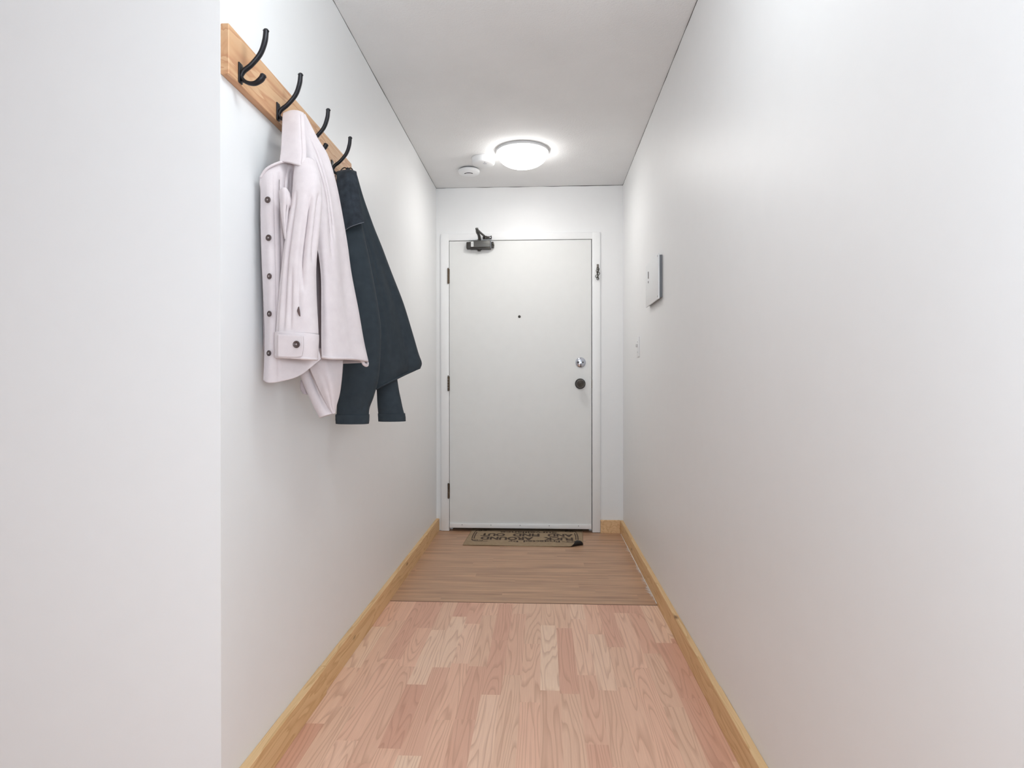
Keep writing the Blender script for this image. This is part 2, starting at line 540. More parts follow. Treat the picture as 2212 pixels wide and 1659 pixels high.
# deadbolt: chrome disc, two screws, slot
dx, dz = 0.2635, 1.1963
bm = bmesh.new()
lathe(bm, [(0.036, 0), (0.036, 0.003), (0.033, 0.007), (0.026, 0.010), (0.0, 0.0115)], (dx, YD, dz), (0, -1, 0), 48)
dead = obj('deadbolt', bm, CHROME, door, 40)
tag(dead, 'round chrome deadbolt plate with two screws and a slot')
for sx in (-0.015, 0.015):
    bm = bmesh.new()
    lathe(bm, [(0.0058, 0.010), (0.0058, 0.0125), (0.004, 0.0135), (0.0, 0.0137)], (dx + sx, YD, dz + 0.001), (0, -1, 0), 20)
    obj('screw', bm, GREYMETAL, dead, 40)
bm = bmesh.new()
box(bm, dx - 0.0028, dx + 0.0028, YD - 0.0135, YD - 0.006, dz - 0.030, dz - 0.006, 0.001, 1)
obj('slot', bm, DARK, dead)
# knob
kx, kz = 0.2605, 1.0469
bm = bmesh.new()
lathe(bm, [(0.036, 0), (0.037, 0.004), (0.033, 0.008), (0.030, 0.008), (0.029, 0.012), (0.018, 0.014), (0.0, 0.014)], (kx, YD, kz), (0, -1, 0), 48)
kn = obj('knob_rosette', bm, DARKMETAL, door, 40)
bm = bmesh.new()
prof = [(0.011, 0.012), (0.011, 0.028), (0.020, 0.034), (0.0275, 0.042), (0.029, 0.050), (0.0275, 0.056)]
for k in range(5):
    r = 0.0265 - 0.0046 * k
    prof += [(r, 0.0575 + 0.0008 * k), (r - 0.0014, 0.0593 + 0.0008 * k), (r - 0.0030, 0.0573 + 0.0008 * k)]
prof += [(0.0035, 0.063), (0.0, 0.0640)]
lathe(bm, prof, (kx, YD, kz), (0, -1, 0), 48)
tag(obj('door_knob', bm, PEWTER, door, 50), 'round aged pewter knob with ringed face')
# sweep at the bottom of the leaf
bm = bmesh.new()
box(bm, SX0 + 0.001, SX1 - 0.001, YD - 0.009, YD, 0.0280, 0.060, 0.002)
sw = obj('door_sweep', bm, TRIMW, door, 30)
for k in range(5):
    bm = bmesh.new()
    lathe(bm, [(0.003, 0), (0.003, 0.0006), (0.0, 0.001)], (SX0 + 0.09 + k * 0.205, YD - 0.009, 0.050), (0, -1, 0), 10)
    obj('screw', bm, GREYPL, sw)

# door closer: body on the door leaf, folding arm to the frame
def dpt(px, py, out=0.0):
    return at(px, py, YD - out)
cl_bm = bmesh.new()
p0, p1 = dpt(1017, 521, 0.03), dpt(1060, 536, 0.03)
box(cl_bm, p0.x, p1.x, YD - 0.048, YD, p1.z + 0.002, p0.z + 0.001, 0.006, 3)
closer = obj('door_closer', cl_bm, GREYMETAL, door, 40)
tag(closer, 'grey metal door closer with folding arm at the top left of the door')
a, b = dpt(1008, 525, 0.02), dpt(1017, 537, 0.02)
bm = bmesh.new()
box(bm, a.x, p0.x + 0.002, YD - 0.040, YD, p1.z - 0.004, p0.z - 0.006, 0.006, 3)
box(bm, p0.x - 0.006, p1.x, YD - 0.042, YD, p1.z - 0.006, p1.z + 0.003, 0.002)
obj('mounting_bracket', bm, DARKMETAL, closer, 40)
bm = bmesh.new()
box(bm, p1.x, p1.x + 0.0045, YD - 0.043, YD, p1.z + 0.001, p0.z - 0.002, 0.001, 1)
obj('silver_collar', bm, CHROME, closer, 40)
bm = bmesh.new()
box(bm, p1.x + 0.0045, p1.x + 0.022, YD - 0.038, YD - 0.002, p1.z + 0.004, p0.z - 0.006, 0.004, 2)
box(bm, p1.x + 0.012, p1.x + 0.0235, YD - 0.041, YD - 0.002, (p0.z + p1.z) / 2 - 0.006, (p0.z + p1.z) / 2 + 0.004, 0.002)
obj('end_cap', bm, DARKMETAL, closer, 40)
bm = bmesh.new()
box(bm, p0.x + 0.003, p0.x + 0.021, YD - 0.0488, YD - 0.0478, p1.z + 0.008, p0.z - 0.006, 0.0003, 1)
stk = obj('sticker', bm, plain('white_sticker', (222, 222, 220), 0.6), closer)
bm = bmesh.new()
for k, zz in enumerate((0.016, 0.024, 0.031)):
    box(bm, p0.x + 0.008, p0.x + 0.015, YD - 0.0494, YD - 0.0489, p1.z + zz, p1.z + zz + 0.0025)
obj('sticker_print', bm, GREYPL, stk)
pv = dpt(1035, 541, 0.025)
bm = bmesh.new()
lathe(bm, [(0.0, 0.0), (0.020, 0.0), (0.019, 0.006), (0.012, 0.010), (0.010, 0.016), (0.0, 0.016)], (pv.x, YD - 0.024, p1.z - 0.003), (0, 0, -1), 24)
obj('pivot_cap', bm, DARKMETAL, closer, 40)
bm = bmesh.new()
zt = p0.z
lathe(bm, [(0.0, 0.0), (0.013, 0.0), (0.012, 0.012), (0.0, 0.012)], (pv.x, YD - 0.024, zt), (0, 0, 1), 20)
# main arm reaching up and out into the corridor, then back to the shoe on the frame
elbow = at(1030, 494, YD - 0.15)
e0 = at(1036, 517, YD - 0.026)
tube(bm, [e0, at(1034.5, 508, YD - 0.06), at(1030.5, 501, YD - 0.11), elbow], [0.014, 0.0125, 0.011, 0.009], 20, 10, 0.8)
lathe(bm, [(0.0, 0.0), (0.010, 0.0), (0.010, 0.010), (0.0, 0.010)], elbow + Vector((0, 0, -0.006)), (0, 0, 1), 18)
obj('main_arm', bm, GREYMETAL, closer, 40)
bm = bmesh.new()
shoe = at(1049, 512, YF - 0.018)
tube(bm, [elbow + Vector((0, 0, -0.004)), at(1037, 502, YD - 0.10), shoe], [0.0090, 0.0080, 0.007], 20, 10)
obj('rod_arm', bm, GREYMETAL, closer, 40)
bm = bmesh.new()
s0, s1 = at(1043, 511, YF), at(1062, 517, YF)
box(bm, s0.x, s1.x, YF - 0.010, YF - 0.0005, s1.z, s0.z, 0.003)
lathe(bm, [(0.0, 0.0), (0.010, 0.0), (0.009, 0.020), (0.0, 0.020)], (shoe.x, YF - 0.019, s1.z - 0.001), (0, 0, 1), 18)
box(bm, s1.x - 0.004, s1.x + 0.001, YF - 0.022, YF - 0.001, s1.z + 0.001, s0.z + 0.002, 0.0015)
obj('arm_shoe', bm, DARKMETAL, closer, 40)
bm = bmesh.new()
lathe(bm, [(0.004, 0), (0.004, 0.002), (0, 0.003)], (s1.x - 0.010, YF - 0.010, (s0.z + s1.z) / 2), (0, -1, 0), 12)
obj('screw', bm, CHROME, closer)

# ------------------------------------------------------------------ ceiling light and detectors
LX, LY = -0.122, 3.688
lamp = thing('ceiling_light', 'round glowing flush dome light on the corridor ceiling', 'ceiling light', (LX, LY, HC))
bm = bmesh.new()
lathe(bm, [(0.0, 0.0), (0.1545, 0.0), (0.1570, 0.003), (0.1570, 0.016), (0.1500, 0.018), (0.148, 0.006), (0.0, 0.006)], (LX, LY, HC - 0.0005), (0, 0, -1), 96)
obj('base_ring', bm, plain('light_ring_white', (226, 226, 226), 0.4), lamp, 40)
bm = bmesh.new()
prof = [(0.1495, 0.010)]
for k in range(0, 15):
    a = k / 14 * PI / 2
    prof.append((0.1495 * math.cos(a) ** 0.85 if k < 14 else 0.0, 0.018 + 0.080 * math.sin(a)))
lathe(bm, prof, (LX, LY, HC), (0, 0, -1), 96)
t = NT('glowing_diffuser', 0.4)
t.color((250, 250, 250))
t.b.inputs['Emission Color'].default_value = (1.0, 0.99, 0.965, 1)
t.b.inputs['Emission Strength'].default_value = 8.3
obj('diffuser', bm, t.m, lamp, 60)

ld = bpy.data.lights.new('dome_downlight', 'AREA')
ld.shape = 'DISK'
ld.size, ld.energy, ld.color = 0.22, 1.9, (1.0, 0.985, 0.96)
lo = bpy.data.objects.new('dome_downlight', ld)
lo.location = (LX, LY, HC - 0.101)
C.objects.link(lo)
lo.parent = lamp
lo.matrix_parent_inverse = parent_world(lamp).inverted()

SXc, SYc = -0.366, 3.800
sm = thing('smoke_detector', 'thick round white smoke alarm on the ceiling right beside the dome light', 'smoke alarm', (SXc, SYc, HC))
bm = bmesh.new()
lathe(bm, [(0.0, 0.0), (0.073, 0.0), (0.074, 0.006), (0.0705, 0.009), (0.070, 0.030), (0.066, 0.037), (0.058, 0.040), (0.0, 0.041)], (SXc, SYc, HC - 0.0005), (0, 0, -1), 64)
obj('housing', bm, PLASTIC, sm, 40)
bm = bmesh.new()
lathe(bm, [(0.0, 0.0415), (0.014, 0.0410), (0.015, 0.0390)], (SXc + 0.01, SYc - 0.02, HC), (0, 0, -1), 24)
obj('test_button', bm, plain('button_grey', (205, 206, 212), 0.5), sm, 40)
bm = bmesh.new()
lathe(bm, [(0.0, 0.0425), (0.003, 0.0420), (0.003, 0.0400)], (SXc + 0.012, SYc - 0.048, HC), (0, 0, -1), 12)
obj('indicator', bm, GREYPL, sm, 40)
S2x, S2y = -0.478, 3.990
s2 = thing('smoke_detector', 'flatter round white alarm on the ceiling further from the dome light', 'smoke alarm', (S2x, S2y, HC))
bm = bmesh.new()
lathe(bm, [(0.0, 0.0), (0.060, 0.0), (0.060, 0.010), (0.0, 0.010)], (S2x, S2y, HC - 0.0005), (0, 0, -1), 64)
obj('base', bm, GREYPL, s2, 40)
bm = bmesh.new()
lathe(bm, [(0.0, 0.009), (0.068, 0.009), (0.070, 0.013), (0.066, 0.026), (0.050, 0.034), (0.0, 0.038)], (S2x, S2y, HC), (0, 0, -1), 64)
obj('housing', bm, PLASTIC, s2, 40)
bm = bmesh.new()
for k in range(14):
    a = -PI / 2 + (k - 6.5) * 0.115
    b2 = bmesh.new()
    box(b2, -0.0021, 0.0021, -0.0022, 0.0022, -0.002, 0.002)
    merge(bm, b2, Matrix.Translation((S2x + 0.036 * math.cos(a), S2y + 0.036 * math.sin(a), HC - 0.0355)) @ Matrix.Rotation(a, 4, 'Z'))
obj('vent_slot', bm, DARK, s2)

# ------------------------------------------------------------------ right wall: panel and switch
pn = thing('wall_panel', 'thin rectangular white intercom panel standing off the right wall', 'intercom panel', (XR, 3.09, 1.55))
y0, y1, z0, z1 = 2.925, 3.275, 1.447, 1.661
bm = bmesh.new()
box(bm, XR - 0.014, XR, y0 + 0.008, y1 - 0.008, z0 + 0.007, z1 - 0.007, 0.001, 1)
obj('back_box', bm, GREYPL, pn)
bm = bmesh.new()
box(bm, XR - 0.021, XR - 0.014, y0, y1, z0, z1, 0.0015)
obj('cover', bm, PLASTIC, pn, 40)
bm = bmesh.new()
box(bm, XR - 0.0218, XR - 0.0205, 3.186, 3.200, 1.585, 1.621, 0.0003, 1)
box(bm, XR - 0.0218, XR - 0.0205, 3.188, 3.198, 1.562, 1.573, 0.0003, 1)
obj('speaker_slot', bm, DARK, pn)
bm = bmesh.new()
for zz in (z0 + 0.012, z1 - 0.012):
    box(bm, XR - 0.0216, XR - 0.0200, y0 + 0.004, y0 + 0.016, zz - 0.004, zz + 0.004, 0.0005, 1)
obj('corner_clip', bm, plain('clip_grey', (170, 172, 176), 0.5), pn)
sw = thing('light_switch', 'white light switch plate on the right wall near the door', 'light switch', (XR, 3.66, 1.263))
bm = bmesh.new()
box(bm, XR - 0.0055, XR, 3.622, 3.698, 1.205, 1.321, 0.002)
obj('cover_plate', bm, PLASTIC, sw, 40)
bm = bmesh.new()
box(bm, XR - 0.016, XR - 0.005, 3.655, 3.665, 1.262, 1.280, 0.002)
obj('toggle', bm, plain('toggle_white', (214, 213, 212), 0.4), sw, 40)
for zz in (1.233, 1.293):
    bm = bmesh.new()
    lathe(bm, [(0.0032, 0), (0.003, 0.001), (0, 0.0012)], (XR - 0.0055, 3.66, zz), (-1, 0, 0), 10)
    obj('screw', bm, GREYPL, sw)

# ------------------------------------------------------------------ doormat with printed words
MZ = 0.0025
mat_y0, mat_y1 = 3.975, 4.435
def mat_x(s, v):          # s 0..1 across, v 0..1 towards the door; the mat lies a little askew
    y = mat_y0 + v * (mat_y1 - mat_y0) - 0.012 * s
    x = -0.520 + s * 0.775 + v * 0.014 * (1 - s) + 0.026 * v * s
    return x, y
def mat_h(s, v):
    return MZ + 0.0035 + 0.0022 * (0.5 + 0.5 * math.sin(s * 9 + v * 3)) * (1 - v)
def mat_fold(x, y, h):
    """curl the near right corner over itself"""
    cxn, cyn = mat_x(1, 0)
    d = ((x - cxn) * -0.55 + (y - cyn) * 0.83)      # distance from the corner along the fold's normal
    L = 0.052
    if d < L:
        k = (L - d)
        R = 0.011
        ang = min(k / R, PI * 0.95)
        rest = k - ang * R
        dn = L - R * math.sin(ang) + rest * math.cos(PI - ang) 
        z = h + R * (1 - math.cos(ang))
        x += -0.55 * (dn - d)
        y += 0.83 * (dn - d)
        return x, y, z
    return x, y, h
bm = bmesh.new()
NU, NV = 110, 60
g = [[None] * (NV + 1) for _ in range(NU + 1)]
for i in range(NU + 1):
    for j in range(NV + 1):
        s, v = i / NU, j / NV
        x, y = mat_x(s, v)
        g[i][j] = bm.verts.new(mat_fold(x, y, mat_h(s, v)))
for i in range(NU):
    for j in range(NV):
        bm.faces.new((g[i][j], g[i + 1][j], g[i + 1][j + 1], g[i][j + 1]))
JUTE = fabric('tan_woven_mat', (158, 136, 110), (176, 154, 126), 300, 0.0, 0.5)
RUBBER = plain('black_rubber_backing', (32, 29, 27), 0.7)
dm = obj('doormat', bm, [JUTE, RUBBER], None, 180)
so = dm.modifiers.new('thickness', 'SOLIDIFY')
so.thickness = 0.0034
so.offset = -1
so.material_offset = 1
so.material_offset_rim = 0
tag(dm, 'tan doormat with upside-down black lettering and a curled corner', 'doormat')
INK = plain('dark_brown_ink', (74, 58, 46), 0.85)
def ink_obj(bm, name):
    for v in bm.verts:
        s = (v.co.x + 0.520) / 0.775
        vv = (v.co.y - mat_y0 + 0.012 * s) / (mat_y1 - mat_y0)
        v.co = Vector(mat_fold(v.co.x, v.co.y, mat_h(s, vv) + 0.0006))
    return obj(name, bm, INK, dm)
def words(txt, xc, yc, wd, ht, off):
    cu = bpy.data.curves.new('t', 'FONT')
    cu.body = txt
    cu.offset = off
    cu.space_word = 0.85
    cu.resolution_u = 4
    to = bpy.data.objects.new('t', cu)
    C.objects.link(to)
    dg = bpy.context.evaluated_depsgraph_get()
    me = bpy.data.meshes.new_from_object(to.evaluated_get(dg))
    bpy.data.objects.remove(to)
    b2 = bmesh.new()
    b2.from_mesh(me)
    bpy.data.meshes.remove(me)
    xs = [v.co.x for v in b2.verts]; ys = [v.co.y for v in b2.verts]
    x0, x1, y0, y1 = min(xs), max(xs), min(ys), max(ys)
    for v in b2.verts:   # turned half round: read from the door
        v.co = Vector((xc - ((v.co.x - x0) / (x1 - x0) - 0.5) * wd, yc - ((v.co.y - y0) / (y1 - y0) - 0.5) * ht, 0))
    return b2
SERIF = 0.0
def mat_words(txt, xc, yc, wd, ht, off, name):
    b2 = words(txt, xc, yc, wd, ht, off)
    ink_obj(b2, name)
for txt, x0_, x1_, yc_, ht_, off_ in (
        ('Protected', -0.130, 0.110, 4.080, 0.052, 0.028), ('by', -0.235, -0.165, 4.080, 0.052, 0.028),
        ('FUCK', 0.000, 0.200, 4.150, 0.084, 0.045), ('AROUND', -0.422, -0.066, 4.150, 0.084, 0.045),
        ('AND', 0.030, 0.205, 4.248, 0.082, 0.045), ('FIND', -0.208, -0.025, 4.248, 0.082, 0.045), ('OUT', -0.430, -0.262, 4.248, 0.082, 0.045),
        ('Surveillance', -0.300, 0.095, 4.322, 0.050, 0.028)):
    mat_words(txt, (x0_ + x1_) / 2, yc_, x1_ - x0_, ht_, off_, 'lettering')
def ribbon(bm, pts, wd, n=40):
    P = crom([Vector((p[0], p[1], 0)) for p in pts], n)
    prev = None
    for i, p in enumerate(P):
        t = (P[min(i + 1, n - 1)] - P[max(i - 1, 0)]).normalized()
        nn = Vector((-t.y, t.x, 0)) * wd * 0.5
        cur = (bm.verts.new(p + nn), bm.verts.new(p - nn))
        if prev: bm.faces.new((prev[0], prev[1], cur[1], cur[0]))
        prev = cur
for sx, cxm in ((-1, -0.478), (1, 0.232)):
    bm = bmesh.new()
    for o_ in (0.0, 0.014):
        ribbon(bm, [(cxm - sx * o_, 4.130), (cxm - sx * (o_ - 0.003), 4.22), (cxm - sx * o_, 4.315)], 0.0075, 12)
    for cyc, sy in ((4.085, -1), (4.365, 1)):
        # scrolled corner ornament
        ribbon(bm, [(cxm, cyc - sy * 0.035), (cxm - sx * 0.010, cyc), (cxm - sx * 0.035, cyc + sy * 0.022), (cxm - sx * 0.075, cyc + sy * 0.022), (cxm - sx * 0.110, cyc + sy * 0.012)], 0.009, 30)
        pts = [(cxm - sx * 0.030 + (0.020 - 0.0016 * k) * math.cos(k * 0.7) * sx, cyc - sy * 0.002 + (0.020 - 0.0016 * k) * math.sin(k * 0.7)) for k in range(11)]
        ribbon(bm, pts, 0.008, 60)
        pts = [(cxm - sx * 0.066 + (0.015 - 0.0013 * k) * math.cos(k * 0.7) * sx, cyc + sy * 0.004 + (0.015 - 0.0013 * k) * math.sin(k * 0.7)) for k in range(10)]
        ribbon(bm, pts, 0.0075, 50)
    ink_obj(bm, 'border_ornament')

# torn white caulk and lint along the edge of the vinyl
bm = bmesh.new()
xw = XR - BT
prev = None
for i in range(140):
    y = SEAM + 0.01 + (YB - 0.06 - SEAM) * i / 139
    wd = 0.0035 * (0.5 + 1.0 * abs(noise.noise(Vector((y * 30, 0, 0)))))
    cur = (bm.verts.new((xw - 0.0002, y, 0.0065)), bm.verts.new((xw - wd, y, 0.0028)))
    if prev: bm.faces.new((prev[0], prev[1], cur[1], cur[0]))
    prev = cur
for i in range(230):
    q = random.choice((3.08, 3.13, 3.19, 3.30, 3.47, 3.52, 3.9, None, None))
    y = q + random.gauss(0, 0.022) if q else random.uniform(3.0, 3.9)
    L = abs(random.gauss(0, 0.010 if q else 0.005)) + 0.002
    a = random.uniform(-0.9, 0.9)
    p = Vector((xw - 0.001 - random.random() * 0.006, y, 0.0028 + random.random() * 0.003))
    d = Vector((-math.cos(a), math.sin(a), random.uniform(0, 0.25))) * L
    s = Vector((math.sin(a), math.cos(a), 0.3)) * 0.0007
    bm.faces.new([bm.verts.new(v) for v in (p - s, p + s, p + d + s * 0.4, p + d - s * 0.4)])
lint = obj('caulk_lint', bm, plain('white_lint', (232, 226, 220), 0.9))
tag(lint, 'torn white caulk and lint along the vinyl edge by the right baseboard', 'debris', None, 'stuff')

# ------------------------------------------------------------------ coat rack
rack = thing('coat_rack', 'long fir board with four black double hooks on the left wall', 'coat rack', (XL, 1.9, 1.84))
XF = XL + 0.020        # front face of the board
bm = bmesh.new()
box(bm, XL, XF, YC + 0.002, 2.385, 1.7805, 1.9005, 0.0015, 1)
for v in bm.verts:
    if v.co.y > 2.38 and v.co.z > 1.89: v.co.y -= 0.03
obj('board', bm, FIR, rack, 30)

def hook(y):
    bm = bmesh.new()
    box(bm, XF, XF + 0.004, y - 0.009, y + 0.009, 1.783, 1.832, 0.0015, 2)
    # upper prong
    tube(bm, [(XF + 0.003, y, 1.795), (XF + 0.010, y, 1.812), (XF + 0.030, y, 1.828), (XF + 0.052, y, 1.854), (XF + 0.063, y, 1.884), (XF + 0.066, y, 1.909)],
         [0.0045, 0.0072, 0.0072, 0.0076, 0.0082, 0.0080], 30, 12, 0.75)
    lathe(bm, [(0.0, -0.0070), (0.0050, -0.0050), (0.0076, 0.0), (0.0050, 0.0040), (0.0, 0.0055)], (XF + 0.066, y, 1.909), (0, 0, 1), 14)
    # lower prong
    tube(bm, [(XF + 0.003, y, 1.812), (XF + 0.006, y, 1.795), (XF + 0.020, y, 1.784), (XF + 0.038, y, 1.782), (XF + 0.053, y, 1.791), (XF + 0.059, y, 1.800)],
         [0.0045, 0.0058, 0.0060, 0.0070, 0.0086, 0.0084], 30, 12, 0.8)
    lathe(bm, [(0.0, -0.006), (0.0050, -0.0045), (0.0082, 0.0), (0.0055, 0.0040), (0.0, 0.005)], (XF + 0.059, y, 1.800), (0.5, 0, 1), 14)
    h = obj('hook', bm, BLACKIRON, rack, 50)
    for zz in (1.789, 1.826):
        b2 = bmesh.new()
        lathe(b2, [(0.0032, 0.004), (0.003, 0.0052), (0.0, 0.0058)], (XF, y + 0.0055, zz), (1, 0, 0), 12)
        obj('screw', b2, PEWTER, h, 40)
    return h
HOOKS = (1.473, 1.6875, 1.909, 2.130)
for y in HOOKS: hook(y)
# small cup hooks screwed in near the far end
for y, dz in ((2.195, 0.022), (2.262, 0.044)):
    bm = bmesh.new()
    tube(bm, [(XF, y, 1.792 + dz), (XF + 0.008, y, 1.793 + dz), (XF + 0.014, y + 0.004, 1.803 + dz), (XF + 0.024, y + 0.004, 1.808 + dz), (XF + 0.033, y, 1.800 + dz), (XF + 0.035, y, 1.786 + dz)], 0.0022, 26, 8)
    tag(obj('cup_hook', bm, DARKMETAL, rack, 180), 'small bent wire hook by the far end of the board')
bm = bmesh.new()
tube(bm, [(XF, 1.985, 1.872), (XF + 0.006, 1.985, 1.872), (XF + 0.009, 1.985, 1.862), (XF + 0.009, 1.985, 1.845), (XF + 0.004, 1.987, 1.838)], 0.0009, 18, 6)
tag(obj('wire_pin', bm, CHROME, rack, 180), 'thin silver wire on the board by the third hook')

# ------------------------------------------------------------------ cloth
def P3(p):
    if p[0] == 'w': return Vector(p[1:4])
    return at(p[0], p[1], p[2])

def patch(rows, nu=44, nv=90, folds=(), amp=0.0015, seed=0.0):
    """smooth cloth surface through rows of points (top to bottom); folds push a crease away from the viewer
       fold = (u at top, u at bottom, v0, v1, width, depth)"""
    bm = bmesh.new()
    cols = [crom([P3(p) for p in r], nu) for r in rows]
    grid = []
    cc = [crom([cols[r][i] for r in range(len(rows))], nv) for i in range(nu)]
    vs_ = []
    for i in range(nu):
        line = []
        for j in range(nv):
            p = cc[i][j].copy()
            u, v = i / (nu - 1), j / (nv - 1)
            d = 0.0
            for (ua, ub, v0, v1, wd, dep) in folds:
                if v0 <= v <= v1:
                    tt = (v - v0) / (v1 - v0)
                    env = math.sin(PI * min(1, max(0, tt))) ** 0.5 if v1 < 0.999 and v0 > 0.001 else (math.sin(PI / 2 * min(1, tt * 3)) if v0 > 0.001 else (math.sin(PI / 2 * min(1, (1 - tt) * 3)) if v1 < 0.999 else 1))
                    uc = ua + (ub - ua) * tt
                    d += dep * env * math.exp(-((u - uc) / wd) ** 2)
            d += amp * noise.noise(Vector((p.x * 22 + seed, p.y * 22, p.z * 5)))
            away = Vector((p.x, p.y, 0)).normalized()
            line.append(bm.verts.new(p + away * d))
        vs_.append(line)
    for i in range(nu - 1):
        for j in range(nv - 1):
            bm.faces.new((vs_[i][j], vs_[i + 1][j], vs_[i + 1][j + 1], vs_[i][j + 1]))
    return bm

def cloth(name, bm, mats, parent, thick=0.004, label=None, inner=False):
    o = obj(name, bm, mats, parent, 180)
    s = o.modifiers.new('thickness', 'SOLIDIFY')
    s.thickness = thick
    s.offset = 0
    if inner and len(mats) > 1:
        s.material_offset = 1
    if label: o['label'] = label
    return o

def sleeve(rows, n=70, seg=64, waves=5, amp=0.07, seed=0.0, folds=()):
    """oval cloth tube; rows of (px left, px right, py, y, depth half-axis); folds = (angle, v0, v1, width, depth)
       angle 0 = right side of the photo, -90 = towards the viewer"""
    bm = bmesh.new()
    data = []
    for (a, b, py, y, dep) in rows:
        L, R_ = at(a, py, y), at(b, py, y)
        c = (L + R_) / 2
        data.append((c, (R_ - L).length / 2, dep))
    cs = crom([d[0] for d in data], n)
    ws = crom([Vector((d[1], d[2], 0)) for d in data], n)
    rings = []
    for i in range(n):
        v = i / (n - 1)
        c, wv = cs[i], ws[i]
        ax = Vector((1, 0.05, 0)).normalized()
        ay = Vector((-0.05, 1, 0)).normalized()
        ring = []
        for k in range(seg):
            th = 2 * PI * k / seg
            m_ = 1 + amp * noise.noise(Vector((math.cos(th) * waves / 3, math.sin(th) * waves / 3, v * 3.2 + seed)))
            for (an, v0, v1, wd, dp) in folds:
                if v0 < v < v1:
                    dth = (th - math.radians(an) + PI) % (2 * PI) - PI
                    m_ -= dp * math.exp(-(dth / wd) ** 2) * math.sin(PI * (v - v0) / (v1 - v0)) ** 0.7
            ring.append(bm.verts.new(c + ax * math.cos(th) * wv.x * m_ + ay * math.sin(th) * wv.y * m_))
        rings.append(ring)
    for A, B in zip(rings, rings[1:]):
        for k in range(seg):
            bm.faces.new((A[k], A[(k + 1) % seg], B[(k + 1) % seg], B[k]))
    return bm

def button(p, nrm, r, parent):
    bm = bmesh.new()
    lathe(bm, [(0.0, 0.0), (r * 0.9, 0.0), (r, 0.0012), (r, 0.0028), (r * 0.86, 0.0038), (r * 0.70, 0.0026), (0.0, 0.0024)], p, nrm, 28)
    b = obj('button', bm, BUTTON, parent, 40)
    q = Vector((0, 0, 1)).rotation_difference(Vector(nrm).normalized())
    bm = bmesh.new()
    for a, c_ in ((0, 1), (1, 0)):
        p0_ = Vector(p) + q @ Vector((r * 0.28 * a, r * 0.28 * c_, 0.0032))
        p1_ = Vector(p) + q @ Vector((-r * 0.28 * a, -r * 0.28 * c_, 0.0032))
        tube(bm, [p0_, p1_], 0.0007, 4, 6)
    obj('thread', bm, BUTTONHOLE, b)
    b['label'] = 'dark brown horn button'
    return b

# ---------------- pale jacket on the second hook
pj = thing('shirt_jacket', 'pale pinkish beige fleece button-up jacket hanging from the second hook', 'jacket', (XF + 0.03, HOOKS[1], 1.79))
# front panel with the buttons, against the wall side
A = [
 [(563, 381, 1.588), (574, 367, 1.585), (589, 358, 1.590), (606, 352, 1.600), (632, 352, 1.640)],
 [(562, 396, 1.585), (577, 388, 1.575), (593, 381, 1.580), (613, 376, 1.600), (640, 375, 1.650)],
 [(564, 415, 1.590), (579, 412, 1.572), (594, 410, 1.578), (614, 408, 1.605), (645, 408, 1.650)],
 [(564, 470, 1.590), (580, 470, 1.572), (596, 470, 1.580), (616, 470, 1.605), (650, 470, 1.650)],
 [(566, 550, 1.590), (582, 550, 1.572), (598, 550, 1.582), (620, 550, 1.605), (655, 550, 1.650)],
 [(570, 640, 1.596), (584, 640, 1.574), (600, 640, 1.582), (622, 640, 1.605), (660, 640, 1.650)],
 [(573, 720, 1.600), (585, 720, 1.576), (602, 720, 1.584), (635, 720, 1.605), (672, 720, 1.640)],
 [(572, 780, 1.596), (584, 783, 1.576), (605, 785, 1.584), (643, 779, 1.605), (688, 757, 1.640)],
 [(570, 822, 1.592), (582, 827, 1.576), (606, 824, 1.584), (648, 811, 1.605), (693, 776, 1.640)],
]
fp = cloth('front_panel', patch(A, 50, 110, folds=[(0.44, 0.46, 0.05, 1, 0.018, 0.0022), (0.62, 0.60, 0.1, 0.7, 0.035, 0.010), (0.80, 0.72, 0.12, 0.8, 0.05, 0.012)], amp=0.004), [FLEECE, FLEECE_IN], pj, 0.0045)
NB = Vector((0.25, -0.97, 0.0))
for (px, py, rr) in ((579, 432, 0.0082), (581, 514, 0.0082), (583, 597, 0.0078), (583, 678, 0.0078), (582, 763, 0.0075)):
    nb = Vector((-0.45, -0.9, 0)) if py > 560 else Vector((-0.15, -0.98, 0))
    button(at(px, py, 1.5655), nb, rr, fp)
# rolled edge of the opened front next to the collar
bm = bmesh.new()
tube(bm, [at(563, 384, 1.583), at(574, 367, 1.578), at(589, 357, 1.58), at(606, 350.5, 1.588), at(618, 349, 1.60)], 0.0035, 30, 10)
obj('rolled_edge', bm, FLEECE, pj, 180)
# chest pocket flap crumpled beside the placket
Fp = [
 [(604, 412, 1.560), (611, 406, 1.552), (618, 407, 1.556), (625, 418, 1.57)],
 [(605, 430, 1.560), (613, 426, 1.548), (621, 428, 1.552), (629, 442, 1.57)],
 [(608, 462, 1.560), (613, 460, 1.552), (618, 458, 1.556), (624, 452, 1.57)],
 [(612, 492, 1.562), (615, 492, 1.556), (618, 491, 1.558), (622, 488, 1.57)],
 [(616, 516, 1.565), (617, 517, 1.562), (619, 517, 1.563), (621, 515, 1.57)],
]
cloth('pocket_flap', patch(Fp, 16, 40, folds=[(0.62, 0.62, 0.1, 0.9, 0.10, 0.006)], amp=0.001), [FLEECE, FLEECE_IN], pj, 0.004)
